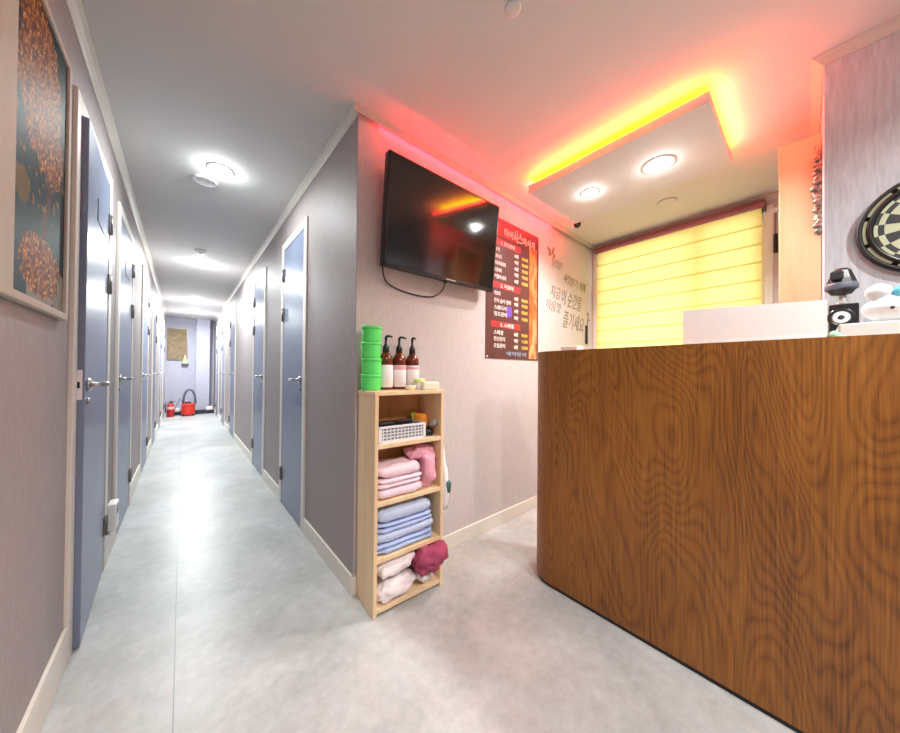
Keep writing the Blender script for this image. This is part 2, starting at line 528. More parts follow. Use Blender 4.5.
base_runs('baseboard_left', XL, 1, YB, YE, LDOORS, .135)
base_runs('baseboard_right', XR, -1, YT, YE, RDOORS, .095)
struct('baseboard_front', MB().box(XR - .011, XW, YT - .011, YT, 0, .088, .002, 1), MT['cream'])
struct('baseboard_grey', MB().box(XG - .011, XG, YB, YG, 0, .09, .002, 1), MT['cream'])


# doors
def lever(mb_r, mb_l, sgn, y, x, z, dirn):
    """rose + lever on a face whose outward normal is sgn along x"""
    mb_r.lathe([(.026, 0), (.026, .006), (.022, .010), (.010, .012), (.010, .046), (.012, .048)], 20, (0, 0, 0), 'X', Matrix.Translation((x, y, z)) @ Matrix.Diagonal((sgn, 1, 1, 1)))
    X = x + sgn * .046
    mb_l.tube([(X, y - dirn * .008, z), (X + sgn * .004, y + dirn * .02, z), (X + sgn * .002, y + dirn * .07, z), (X - sgn * .002, y + dirn * .115, z - .002)], [.010, .0095, .0085, .0075], 10)


def door(n, x, sgn, a, b, ajar=0.0, sign=False):
    """sgn = direction into the corridor; hinges on the far side b"""
    root = thing('door_%d' % n, (x, b, 0), None, None); tag(root, kind='structure')
    fr = MB(); t = .012
    def bx(u0, u1, y0, y1, z0, z1, mb):
        xa, xb = sorted((sgn * u0, sgn * u1)); mb.box(xa, xb, y0 - b, y1 - b, z0, z1, .002, 1)
    bx(-.085, t, a - CW, a, 0, DH + CW, fr); bx(-.085, t, b, b + CW, 0, DH + CW, fr); bx(-.085, t, a, b, DH, DH + CW, fr)
    fr.build('door_frame', MT['frame'], root)
    leaf = bpy.data.objects.new('door_leaf', None)
    mb = MB(); th = .036
    bx(t - .004 - th, t - .004, a + .004, b - .004, .008, DH - .004, mb)
    leaf = mb.build('door_leaf', MT['door'], root)
    xf = sgn * (t - .004)
    r_, l_ = MB(), MB()
    lever(r_, l_, sgn, (a - b) + .062, xf, 1.012, 1)
    h = r_.build('handle_rose', MT['steel'], leaf); l_.build('handle_lever', MT['steel'], leaf)
    lk = MB().lathe([(.013, 0), (.013, .005), (.009, .008)], 16, (0, 0, 0), 'X', Matrix.Translation((xf, (a - b) + .062, .945)) @ Matrix.Diagonal((sgn, 1, 1, 1)))
    lk.build('keyhole_plate', MT['steel'], leaf)
    st = MB(); xa, xb = sorted((xf - sgn * .03, xf - sgn * .006)); st.box(xa, xb, a - b + .001, a - b + .0045, .955, 1.07, .001, 1)
    st.build('latch_plate', MT['white'], leaf)
    lt = MB(); xa, xb = sorted((xf - sgn * .024, xf - sgn * .012)); lt.box(xa, xb, a - b - .0008, a - b + .0015, 1.0, 1.024)
    lt.build('latch_bolt', MT['black'], leaf)
    if sign:
        s = MB(); xa, xb = sorted((xf - sgn * .001, xf + sgn * .003))
        ym = (a - b) * .45
        s.box(xa, xb, ym - .11, ym + .11, 1.735, 1.835, .001, 1); s.build('name_plate', MT['door'], leaf)
    if ajar: leaf.rotation_euler = (0, 0, ajar)
    for z in (.24, 1.53, 1.85):
        hb = MB()
        xa, xb = sorted((sgn * (t - .006), sgn * (t + .003)))
        hb.box(xa, xb, -.032, .028, z - .05, z + .05, .001, 1)
        hb.lathe([(.007, -.052), (.007, .052)], 12, (sgn * (t + .004), -.002, z))
        hb.build('hinge', MT['hinge'], root)
    return root


for i, (a, b) in enumerate(LDOORS): door(i + 1, XL, 1, a, b, ajar=math.radians(2.0) if i == 0 else 0, sign=i < 2)
for i, (a, b) in enumerate(RDOORS): door(len(LDOORS) + 1 + i, XR, -1, a, b)

# window
wr = thing('window_1', (XW, (WY0 + WY1) / 2, WZ0), None, None); tag(wr, kind='structure')
f = MB(); X0, X1 = XW - .004, XW + .07
for y0, y1 in ((WY0 - .03, WY0 + .05), (WY1 - .05, WY1 + .03)): f.box(X0, X1, y0, y1, WZ0 - .03, WZ1 + .0, .003, 1)
f.box(X0, X1, WY0, WY1, WZ0 - .03, WZ0 + .05, .003, 1); f.box(X0, X1, WY0, WY1, WZ1 - .05, WZ1, .003, 1)
f.box(X0 + .01, X1, .555, .612, WZ0, WZ1, .003, 1)
f.build('window_frame', MT['white'], wr, True)
MB().box(XW + .04, XW + .046, WY0 + .04, WY1 - .04, WZ0 + .04, WZ1 - .04).build('glass_pane', MT['glass'], wr, True)

# ------------------------------------------------------------------ lamps
def downlight(loc, r, power, label, group, color=(1, .985, .96), spread=SPREAD, halo=.08):
    t = thing('recessed_downlight', loc, label, 'ceiling light', group)
    if r is None: return t
    MB().lathe([(r * 1.0, 0), (r * 1.26, 0), (r * 1.25, -.002), (r * 1.12, -.0045), (r * 1.0, -.0045), (r * 1.0, 0)], 36).build('bezel', MT['white'], t)
    MB().lathe([(r, -.0015), (r, -.0055), (r * .7, -.0095), (.0005, -.0115)], 36).build('diffuser', MT['glow'], t)
    lamp('lamp_light', 'AREA', power * .85, t, (0, 0, -.014), size=r * 2, color=color, spread=spread)
    b_ = lamp('bulb_light', 'POINT', power * halo, t, (0, 0, -.026), color=color); b_.data.shadow_soft_size = .012
    return t


cd = [(.170, 2.45, 'corridor downlight nearest the lobby, beside the round ceiling vent'),
      (.175, 4.77, 'corridor downlight just past the smoke detector, second along the corridor'),
      (.180, 7.40, 'corridor downlight third along the corridor, second from its far end'),
      (.190, 8.85, 'corridor downlight farthest along, closest to the end wall')]
for i, (x, y, lb) in enumerate(cd): downlight((x, y, H), .058, P_CORR * (.30 if i == 0 else .8 if i == 1 else 1), lb, 'downlights along the corridor ceiling', (.93, 1, .99), SPREAD_CORR, .30)
downlight((.55, -.55, H), .058, P_FILL, 'added fill downlight behind the viewer, nearer the left wall', 'added fill downlights')  # fill light added out of view to brighten the lobby
downlight((1.25, -.80, H), .058, P_FILL, 'added fill downlight behind the viewer, over the front desk', 'added fill downlights')  # second added fill light, also unseen

# suspended light panel with LED trough
SX0, SX1, SY0, SY1, SZ0, SZ1 = 1.712, 2.335, .279, 1.205, 2.256, 2.306
sp = thing('ceiling_light_panel', ((SX0 + SX1) / 2, (SY0 + SY1) / 2, H), 'white rectangular panel hung under the lobby ceiling, glowing along its edges', 'ceiling panel')
mb = MB()
mb.box(SX0, SX1, SY0, SY1, SZ0, SZ0 + .0245)
for x0, x1, y0, y1 in ((SX0, SX0 + .012, SY0, SY1), (SX1 - .012, SX1, SY0, SY1), (SX0 + .012, SX1 - .012, SY0, SY0 + .012), (SX0 + .012, SX1 - .012, SY1 - .012, SY1)):
    mb.box(x0, x1, y0, y1, SZ0 + .0245, SZ1)
mb.build('panel_tray', MT['ceiling'], sp, True)
MB().box(SX0 + .09, SX1 - .09, SY0 + .09, SY1 - .09, SZ0 + .0245, H).build('mounting_block', MT['ceiling'], sp, True)
px, py = (SX0 + SX1) / 2, (SY0 + SY1) / 2
for nm, x0, x1, y0, y1 in (('a', SX0 + .05, SX0 + .06, SY0 + .05, SY1 - .05), ('b', SX0 + .05, SX1 - .05, SY0 + .05, SY0 + .06), ('c', SX0 + .05, SX1 - .05, SY1 - .06, SY1 - .05)):
    st = MB().box(x0, x1, y0, y1, SZ0 + .024, SZ0 + .034).build('led_strip', MT['led'], sp, True)
zl = SZ1 - .010 - H
lamp('led_light', 'AREA', LED_GLOW, sp, (SX0 + .055 - px, 0, zl), size=.008, size_y=SY1 - SY0 - .1, color=LED_RGB, rot=(0, PI, 0))
lamp('led_light', 'AREA', LED_GLOW * .26, sp, (0, SY0 + .055 - py, zl), size=SX1 - SX0 - .1, size_y=.008, color=LED_RGB, rot=(0, PI, 0))
lamp('led_light', 'AREA', LED_WASH * 2, sp, (0, SY1 - .004 - py, SZ1 + .006 - H), size=SX1 - SX0 - .04, size_y=.01, color=LED_RED, rot=(PI / 2 + .3, 0, 0))
lamp('led_light', 'AREA', LED_WASH, sp, (SX0 - .003 - px, 0, SZ0 + .036 - H), size=.01, size_y=SY1 - SY0 - .04, color=LED_RED, rot=(0, PI / 2 + .5, 0))
lamp('led_light', 'AREA', LED_WASH * 1.7, sp, (0, SY0 - .003 - py, SZ0 + .036 - H), size=SX1 - SX0 - .04, size_y=.01, color=LED_RED, rot=(-PI / 2 - .3, 0, 0))
downlight((2.02, .553, SZ0), .066, P_SOFT_BIG, 'glaring round downlight near the middle of the hanging ceiling panel', 'downlights in the hanging panel')
downlight((2.005, .935, SZ0), .047, P_SOFT_SMALL, 'smaller round downlight near the screen wall end of the hanging panel', 'downlights in the hanging panel')

# ------------------------------------------------------------------ ceiling fittings
v = thing('ceiling_vent', (.102, 2.655, H), 'round grey ceiling vent close beside the first corridor downlight', 'vent')
MB().lathe([(.066, 0), (.070, -.004), (.062, -.012), (.052, -.012), (.050, -.004), (.050, 0)], 32).build('rim', MT['white'], v)
g = MB()
for r in (.012, .026, .040): g.lathe([(r + .005, -.004), (r + .005, -.010), (r - .004, -.012), (r - .004, -.004)], 28)
g.build('grille', MT['frost'], v)
s = thing('smoke_detector', (.135, 4.25, H), 'small round white smoke detector before the second corridor downlight', 'smoke detector')
MB().lathe([(.05, 0), (.052, -.012), (.046, -.022), (.03, -.034), (.0005, -.036)], 28).build('detector_body', MT['white'], s)
MB().lathe([(.012, -.034), (.012, -.040), (.0005, -.041)], 16).build('sensor_eye', MT['grey'], s)
c = thing('round_cover_plate', (2.70, .684, H), 'flat round blank cover on the ceiling above the window blind', 'cover plate')
MB().lathe([(.062, 0), (.064, -.004), (.056, -.009), (.0005, -.010)], 32).build('cover_disc', MT['ceiling'], c)
c = thing('ceiling_sensor', (.86, .675, H), 'small pale round sensor on the ceiling at the top edge of the picture', 'sensor')
MB().lathe([(.028, 0), (.028, -.003), (.02, -.005), (.0005, -.006)], 24).build('sensor_body', MT['ceiling'], c)
c = thing('security_camera', (2.44, 1.245, H), 'white dome security camera with a dark lens in the ceiling corner', 'security camera')
MB().lathe([(.046, 0), (.048, -.020), (.040, -.028), (.0005, -.028)], 28).build('dome_base', MT['white'], c)
MB().blob((0, 0, -.036), .043, .043, .040, nu=24, nv=14).build('dome', MT['white'], c)
rot = Matrix.Translation((0, 0, -.042)) @ Matrix.Rotation(math.radians(145), 4, Vector((-.8, 1, 0)).normalized() * -1)
MB().lathe([(.026, .022), (.028, .038), (.021, .046), (.0005, .048)], 20, mat=Matrix.Translation((0, 0, -.040)) @ Vector((-.62, -.45, -.75)).to_track_quat('Z', 'Y').to_matrix().to_4x4()).build('lens', MT['blackm'], c)

# ------------------------------------------------------------------ roller blind
bl = thing('roller_blind', (XW - .03, .80, 2.30), 'yellow banded roller blind drawn down over the window', 'window blind')
BY0, BY1 = .215, 1.372
cas = MB()
cas.prism([(0, 0), (-.055, 0), (-.062, -.010), (-.062, -.030), (-.05, -.040), (0, -.040)], lambda p, q, t: (XW - .006 + p, t, 2.310 + q), BY0 - .02, BY1 + .022)
cas.build('cassette', MT['mauve'], bl, True)
band = .1285; ztop = 2.262; zbot = 1.0
sh = MB(); prof = []
z = ztop
n = 0
XBL = XW - .042
nseg = int((ztop - zbot) / band)
for k in range(nseg):
    z1 = ztop - k * band
    for j in range(6):
        u = j / 6
        prof.append((XBL - .006 * math.sin(PI * u) ** .7 - .001, z1 - u * band))
prof.append((XBL, ztop - nseg * band))
th = .0012
poly = prof + [(x + th, z) for x, z in reversed(prof)]
# build as strip
for side in (0, th):
    rows = [[sh.bm.verts.new((x + side, y, z)) for y in (BY0, BY1)] for x, z in prof]
    for r0, r1 in zip(rows, rows[1:]):
        ff = sh.bm.faces.new((r0[0], r0[1], r1[1], r1[0])); ff.smooth = True
    if side == 0: break
sh.build('blind_sheet', MT['blind'], bl, True)
for k in range(1, nseg):
    zz = ztop - k * band
    MB().box(XBL - .0028, XBL - .0008, BY0, BY1, zz - .004, zz + .004).build('band_seam', MT['blind'], bl, True)
MB().box(XBL - .012, XBL + .008, BY0 - .002, BY1 + .002, ztop - nseg * band - .03, ztop - nseg * band, .004, 2).build('bottom_bar', MT['mauve'], bl, True)
ch = MB()
for sx in (-.006, .006):
    for i in range(58):
        ch.blob((XBL - .02 + sx, BY0 - .014, 2.24 - i * .0195), .0035, .0035, .0045, nu=6, nv=4)
ch.build('bead_chain', MT['frost'], bl, True)
br = MB().box(XW - .03, XW - .002, .135, .165, 2.215, 2.245, .004, 2).box(XW - .05, XW - .03, .128, .172, 2.222, 2.238, .003, 2)
tag(centred(br.build('wall_hook', MT['white'])), 'small white wall hook between the blind and the wooden shelving', 'hook')

# ------------------------------------------------------------------ tall wooden shelving behind the grey wall's end
PX = 2.215
sv = thing('tall_shelving', (PX + .20, .02, 0), 'tall pine shelving side panel standing between the blind and the grey wall', 'shelving')
MB().box(PX, PX + .022, YG + .002, .094, 0, 2.192, .002, 1).build('side_panel', MT['oak'], sv, True)
MB().box(PX + .38, PX + .402, YG + .002, .094, 0, 2.192, .002, 1).build('side_panel', MT['oak'], sv, True)
MB().box(PX + .022, PX + .38, YG + .002, YG + .010, 0, 2.19).build('back_panel', MT['oak'], sv, True)
for z in (.06, .48, .90, 1.32, 1.74, 2.168):
    MB().box(PX + .022, PX + .38, YG + .01, .09, z, z + .022).build('shelf_board', MT['oak'], sv, True)
# silvery bundle hanging at the panel's edge
bd = MB(); random.seed(5)
for i in range(26):
    t = i / 25
    z = 2.09 - .36 * t
    w = .014 + .012 * math.sin(PI * min(1, t * 1.05)) + random.uniform(-.004, .004)
    bd.blob((PX - .02 + random.uniform(-.006, .006), YG + .008 + random.uniform(-.004, .004), z), .010, w, .016, .006, 70, i, nu=10, nv=8)
bd.tube([(PX - .018, YG + .02, 2.05), (PX - .012, YG + .02, 2.12), (PX - .001, YG + .02, 2.14)], .0015, 6)
tag(centred(bd.build('dried_bundle', MT['silver'])), 'silvery mottled bundle hanging on the edge of the pine shelving panel', 'hanging ornament')
# small dark thing hanging on the strip right of the blind
kk = MB().box(XW - .035, XW - .002, .138, .158, 1.93, 2.06, .006, 2).tube([(XW - .02, .148, 2.06), (XW - .016, .148, 2.10), (XW - .004, .148, 2.215)], .002, 6)
tag(centred(kk.build('key_fob', MT['blackm'])), 'small dark tag hanging beside the pine shelving, right of the blind', 'tag')

# ------------------------------------------------------------------ reception counter
CX, CT, CYE = 1.4024, 1.184, .985
cdp = .34
ct = thing('reception_counter', (CX + cdp / 2, 0, 0), 'tall dark wood veneer reception counter with a rounded end', 'counter')
def ctr_outline(off, y0, dep):
    x0, x1, ye, r = CX + off, CX + dep, CYE - off, .135 - off
    pts = [(x0, y0)]
    for i in range(13):
        a = PI - (PI / 2) * i / 12
        pts.append((x0 + r + r * math.cos(a), ye - r + r * math.sin(a)))
    pts += [(x1, ye), (x1, y0)]
    return pts
def ctr_part(off, z0, z1, y0=-1.75, dep=cdp):
    mb = MB(); pl = ctr_outline(off, y0, dep); mb.prism(pl, lambda p, q, t: (p, q, t), z0, z1)
    return mb
ctr_part(.006, 0, .018).build('plinth', MT['blackm'], ct, True)
ctr_part(0, .018, CT - .003).build('curved_front', MT['wood'], ct, True)
ctr_part(0.0005, CT - .003, CT).build('counter_top', MT['wood'], ct, True)


# ------------------------------------------------------------------ things on the counter
def on_counter(mb, name, mat, label, cat, group=None): return tag(centred(mb.build(name, mat)), label, cat, group)


b = thing('white_box', (1.55, .148, CT), 'plain white flat-sided box standing on the reception counter in front of the blind', 'box')
mb = MB(); p = [(.336, CT), (.336, 1.335), (-.040, 1.315), (-.040, CT)]
mb.prism(p, lambda q, zz, t: (t, q, zz), 1.55, 1.66); mb.build('box_body', MT['offwhite'], b, True)
MB().box(1.548, 1.550, -.03, .326, CT + .002, CT + .018).build('base_flap', MT['offwhite'], b, True)

ZS = 1.232
wb = MB().box(1.53, 1.68, -.36, -.062, CT, ZS, .004, 2)
on_counter(wb, 'white_carton', MT['carton'], 'low white carton lying on the counter under the white plush toy', 'carton')
sp_ = thing('square_speaker', (1.585, -.065, CT), 'black square speaker with a pale round cone beside the white box', 'speaker')
# stands behind the carton's end on the counter
Y0, Y1, Z0, Z1 = -.100, -.0435, CT, 1.290
MB().box(1.562, 1.612, -.0995, -.044, CT, 1.288, .003, 2).build('speaker_case', MT['black'], sp_, True) if False else None
spx = 1.70
sp_.location = (spx + .03, -.078, CT)
MB().box(spx, spx + .07, -.112, -.0475, CT, 1.318, .003, 2).build('speaker_case', MT['black'], sp_, True)
cy, cz = -.074, 1.272
MB().lathe([(.030, 0), (.031, .004), (.026, .006), (.024, .002), (.020, .001)], 28, (0, 0, 0), 'X', Matrix.Translation((spx, cy, cz)) @ Matrix.Diagonal((-1, 1, 1, 1))).build('cone_ring', MT['black'], sp_, True)
MB().lathe([(.0215, .0010), (.0165, .005), (.009, .003), (.0005, .003)], 28, (0, 0, 0), 'X', Matrix.Translation((spx, cy, cz)) @ Matrix.Diagonal((-1, 1, 1, 1))).build('cone', MT['label'], sp_, True)
MB().blob((spx - .004, cy, cz), .004, .008, .008, nu=14, nv=8).build('dust_cap', MT['blackm'], sp_, True)
# black swivel camera standing on the speaker
sc_ = thing('swivel_scanner', (spx + .035, -.076, 1.318), 'glossy black bulbous desk scanner standing on the square speaker', 'scanner')
MB().lathe([(.020, 0), (.020, .006), (.010, .010), (.008, .040), (.012, .046)], 20, mat=Matrix.Translation((spx + .035, -.079, 1.318))).build('stand', MT['grey'], sc_, True)
hd = MB()
hd.lathe([(.006, 1.352), (.024, 1.356), (.036, 1.374), (.037, 1.388), (.031, 1.410), (.022, 1.438), (.014, 1.446), (.0005, 1.447)], 10, (spx + .035, -.076, 0), smooth=False)
hd.build('head', MT['black'], sc_, True)
MB().box(spx - .004, spx + .012, -.080, -.050, 1.404, 1.432, .004, 2).build('scan_window', MT['blackm'], sc_, True)
MB().lathe([(.0365, 1.372), (.0385, 1.378), (.0385, 1.388), (.036, 1.394)], 24, (spx + .035, -.076, 0)).build('collar', MT['hose'], sc_, True)
# plush animal lying on the carton
pl = thing('plush_bear', (1.62, -.24, ZS), 'white plush bear in a sky blue shirt lying on the low carton', 'plush toy')
px_, pz = 1.595, ZS
MB().blob((px_, -.168, pz + .042), .046, .060, .040, .003, 30, 1).build('head', MT['plush'], pl, True)
MB().blob((px_ - .046, -.160, pz + .040), .004, .0045, .0045, nu=10, nv=6).build('eye', MT['blackm'], pl, True)
MB().blob((px_ - .004, -.140, pz + .092), .026, .026, .026, .003, 40, 2).build('ear', MT['plush'], pl, True)
MB().blob((px_ - .002, -.205, pz + .090), .040, .042, .032, .003, 24, 3).build('shirt', MT['sky'], pl, True)
MB().blob((px_ + .01, -.265, pz + .050), .045, .050, .049, .003, 24, 6).build('body', MT['plush'], pl, True)

# small green trinket
gt = MB().blob((1.50, -.052, CT + .012), .012, .014, .013, .003, 60, 3).blob((1.495, -.064, CT + .006), .012, .012, .006, .002, 60, 4)
on_counter(gt, 'green_trinket', MT['teal'], 'small pale green trinket at the counter edge below the black speaker', 'trinket')
# note pad and pen at the counter's rounded end
on_counter(MB().box(1.50, 1.57, .76, .85, CT, CT + .028, .003, 2), 'white_note_block', MT['offwhite'], 'small white note block on the rounded end of the counter', 'note block')
tag(centred(MB().box(2.985, 3.025, YT - .012, YT - .002, 1.36, 1.545, .005, 2).build('dark_wall_strip', MT['blackm'])), 'short dark upright strip on the wall beside the window frame', 'wall strip')

# ------------------------------------------------------------------ dartboard on the grey wall
db = thing('dartboard', (XG - .002, -.297, 1.603), 'round dartboard with dark rim and pale wedges on the grey wall', 'dartboard')
Mx = Matrix.Diagonal((-1, 1, 1, 1))
MB().lathe([(.0005, 0), (.178, 0), (.180, .006), (.178, .020), (.168, .024), (.166, .016)], 56, (0, 0, 0), 'X', Mx).build('outer_rim', MT['blackm'], db)
for k in range(10):
    a0, a1 = 2 * PI * k / 10 + .05, 2 * PI * (k + 1) / 10 - .05
    m = MB(); rows = []
    for i in range(9):
        a = a0 + (a1 - a0) * i / 8
        rows.append([m.bm.verts.new((x, r * math.sin(a), r * math.cos(a))) for x, r in ((-.016, .1565), (-.021, .1565), (-.021, .1645), (-.016, .1645))])
    for p, q in zip(rows, rows[1:]):
        for j in range(4): m.bm.faces.new((p[j], p[(j + 1) % 4], q[(j + 1) % 4], q[j]))
    m.bm.faces.new(rows[0]); m.bm.faces.new(rows[-1][::-1])
    m.build('rim_segment', MT['dartwire'], db)
MB().lathe([(.166, 0), (.166, .017), (.156, .017), (.154, .026), (.147, .027), (.142, .025), (.139, .018), (.139, 0)], 56, (0, 0, 0), 'X', Mx).build('number_ring', MT['black'], db)
face = MB().lathe([(.0005, .002), (.140, .002), (.140, .0175), (.0005, .0175)], 56, (0, 0, 0), 'X', Mx, smooth=False).build('dartboard_face', dart_mat(), db)
MB().lathe([(.008, .017), (.008, .020), (.0005, .021)], 16, (0, 0, 0), 'X', Mx).build('bullseye', MT['reddark'], db)

# ------------------------------------------------------------------ television
tv = thing('wall_television', (1.112, YT, 1.855), 'black flat television tilted on the wall above the small pine shelf', 'television')
tilt = math.radians(6.4); roll = math.radians(-.8)
TM = Matrix.Translation((1.127 - 1.112, 1.325 - YT, 1.862 - 1.855)) @ Matrix.Rotation(roll, 4, 'Y') @ Matrix.Rotation(tilt, 4, 'X')
w2, h2 = .398, .268
m = MB()
m.box(-w2, w2, -.002, .036, -h2, h2, .004, 2, TM); m.build('television_case', MT['black'], tv)
MB().box(-w2 + .012, w2 - .012, -.0035, -.0015, -h2 + .018, h2 - .012, mat=TM).build('screen', MT['screen'], tv)
m = MB()
m.box(-w2, w2, -.006, -.001, -h2, -h2 + .016, .0015, 1, TM).box(-w2, w2, -.006, -.001, h2 - .011, h2, .0015, 1, TM)
m.box(-w2, -w2 + .011, -.006, -.001, -h2, h2, .0015, 1, TM).box(w2 - .011, w2, -.006, -.001, -h2, h2, .0015, 1, TM)
m.build('bezel', MT['black'], tv)
MB().box(.0, .07, -.0072, -.0058, -h2 + .005, -h2 + .012, mat=TM).build('badge', MT['steel'], tv)
m = MB().box(-.11, .11, -.012, -.001, -.11, .11, .003, 1).box(-.06, .06, -.06, -.012, -.07, -.02).box(-.06, .06, -.085, -.012, .02, .07)
m.build('wall_bracket', MT['blackm'], tv)
lamp('added_tv_light', 'AREA', ADDED_TV, tv, (.10, 1.345 - YT, 2.085 - 1.855), size=.56, size_y=.01, color=LED_RED, rot=(math.radians(150), 0, 0))  # red light added behind the set to tint wall and ceiling
MB().box(-.18, .38, 1.338 - YT, 1.352 - YT, .2255, .2285).build('led_strip', MT['added_red'], tv)  # made-up strip for the added light behind the set
cb = thing('hanging_cable', (.9, YT, 1.5), 'thin black cable looping below the television', 'cable')
cpts = []
for x, y, z in ((.745, 1.375, 1.62), (.755, 1.395, 1.575), (.79, 1.42, 1.535), (.86, 1.427, 1.512), (.95, 1.428, 1.502), (1.04, 1.427, 1.502), (1.11, 1.42, 1.518), (1.15, 1.40, 1.56), (1.155, 1.385, 1.61)):
    cpts.append(Vector((x, y, z)))
sm = []
for i in range(len(cpts) - 1):
    p0, p1, p2, p3 = cpts[max(i - 1, 0)], cpts[i], cpts[i + 1], cpts[min(i + 2, len(cpts) - 1)]
    for j in range(5):
        t = j / 5
        sm.append(.5 * ((2 * p1) + (p2 - p0) * t + (2 * p0 - 5 * p1 + 4 * p2 - p3) * t * t + (3 * p1 - p0 - 3 * p2 + p3) * t ** 3))
sm.append(cpts[-1])
MB().tube(sm, .0035, 8).build('cable_loop', MT['blackm'], cb, True)
MB().box(1.142, 1.168, 1.372, 1.396, 1.595, 1.635, .003, 1).build('cable_plug', MT['blackm'], cb, True)

# ------------------------------------------------------------------ price poster
PX0, PX1, PZ0, PZ1 = 1.552, 2.172, 1.172, 2.168
po = thing('price_poster', ((PX0 + PX1) / 2, YT, PZ0), 'dark brown and red price list poster on the wall beside the television', 'poster')
LX, LZ = (PX0 + PX1) / 2, PZ0
MB().box(PX0 - LX, PX1 - LX, -.004, -.0005, 0, PZ1 - PZ0).build('poster_sheet', MT['poster'], po)
def pbox(name, x0, x1, z0, z1, mat, d=.0047):
    return MB().box(x0 - LX, x1 - LX, -d, -.0035, z0 - LZ, z1 - LZ).build(name, mat, po)
k = N('poster_photo'); v_ = k.coords((14, 1, 5)); nz = k.n('ShaderNodeTexNoise', i_Scale=1.0, i_Detail=4.0, i_Roughness=.6, i_Distortion=1.2); k.l(v_, nz.inputs['Vector'])
k.l(k.ramp(nz.outputs[0], [(.28, lin((120, 48, 30))), (.45, lin((190, 92, 44))), (.6, lin((230, 150, 90))), (.75, lin((246, 206, 166)))]), k.b.inputs['Base Color'])
pbox('photo_strip', 2.046, 2.150, 1.182, 2.06, k.m)
pbox('title_band', PX0, 1.90, 2.045, PZ1, MT['posterred'], .0043)
def row(body, x, z, w, hgt, mat=None, name='lettering'):
    text(name, body, hgt, mat or MT['posterwhite'], po, (x - LX, -.0055, z - LZ - hgt * .38), width=w, bold=.0006)
row('타이', 1.735, 2.084, .098, .066); row('시스', 1.845, 2.088, .104, .102); row('마사지', 1.953, 2.080, .158, .066)
for z, tt in ((1.998, '1. 코스안내'), (1.692, '2. 아로마'), (1.414, '3. 스페셜')):
    pbox('section_bar', 1.605, 1.930, z - .021, z + .021, MT['posterred'])
    row(tt, 1.70, z, .15, .034)
rows1 = [('타이', .05), ('발마사지', .072), ('아로마테라피', .12), ('스톤케어', .076), ('커플마사지', .124)]
for (tt, w), z in zip(rows1, (1.943, 1.894, 1.846, 1.797, 1.750)): row(tt, 1.634, z, w, .034)
rows2 = [('아로마', .07), ('건식 습식 관리', .185), ('스웨디시', .135), ('림프관리', .14)]
for (tt, w), z in zip(rows2, (1.632, 1.582, 1.533, 1.488)): row(tt, 1.63, z, w, .034)
rows3 = [('스페셜', .10), ('전신관리', .122), ('오일관리', .124)]
for (tt, w), z in zip(rows3, (1.357, 1.312, 1.264)): row(tt, 1.63, z, w, .034)
zz1 = [1.943, 1.896, 1.849, 1.803, 1.755]; zz2 = [1.625, 1.583, 1.533, 1.482]; zz3 = [1.358, 1.312, 1.264]
mins = ['60분', '90분', '60분', '90분', '60분', '60분', '90분', '60분', '90분', '60분', '90분', '60분']
wons = ['60,000', '80,000', '70,000', '90,000', '90,000', '80,000', '99,000', '80,000', '99,000', '90,000', '110,000', '130,000']
for z, tt, ww in zip(zz1 + zz2 + zz3, mins, wons):
    row(tt, 1.858, z, .048, .033); row(ww, 1.948, z, .076, .033, MT['postergold'])
pbox('violet_stamp', 1.772, 1.832, 1.480, 1.552, MT['posterviolet'])
row('예약문의', 1.765, 1.212, .24, .034, MT['posterblue'])
MB().blob((PX0 + .014 - LX, -.004, .012), .007, .004, .007, nu=12, nv=8).build('push_pin', MT['white'], po)

# ------------------------------------------------------------------ hand-lettered wall decal
wd = thing('calligraphy_decal', (2.65, YT, 1.35), 'dark brush-lettered wall decal with a butterfly between poster and window', 'wall decal')
def dec(body, x, z, size, w, rotz=0.0, sh=.25):
    o = text('brush_lettering', body, size, MT['ink'], wd, (x - 2.65, -.0022, z - 1.35), width=w, bold=-.0008, shear=sh)
    o.rotation_euler = (PI / 2, rotz, 0)
r_ = math.radians(4)
dec('당신은', 2.36, 2.00, .085, .17, r_); dec('사랑받기 위해', 2.56, 1.895, .10, .42, r_)
dec('지금', 2.345, 1.735, .12, .16, r_); dec('이 순간을', 2.52, 1.70, .16, .36, r_)
dec('마음껏', 2.28, 1.62, .10, .23, r_); dec('즐기세요', 2.55, 1.50, .17, .38, r_)
bf = MB()
for cx_, cz_, rx_, rz_, an in ((2.335, 2.115, .038, .015, 35), (2.395, 2.125, .015, .040, 20), (2.345, 2.08, .024, .012, -25), (2.41, 2.08, .012, .026, 40)):
    bf.blob((0, 0, 0), rx_, .0012, rz_, nu=16, nv=8, mat=Matrix.Translation((cx_ - 2.65, -.002, cz_ - 1.35)) @ Matrix.Rotation(math.radians(an), 4, 'Y'))
bf.build('butterfly', MT['ink'], wd)
tw = MB().tube([(2.99 - 2.65, -.003, 1.48 - 1.35), (3.03 - 2.65, -.003, 1.56 - 1.35), (3.05 - 2.65, -.003, 1.68 - 1.35)], .004, 6)
for (x, z) in ((3.02, 1.53), (3.06, 1.60), (3.03, 1.66)): tw.blob((x - 2.65, -.003, z - 1.35), .02, .001, .01, nu=10, nv=6)
tw.build('leaf_sprig', MT['ink'], wd)

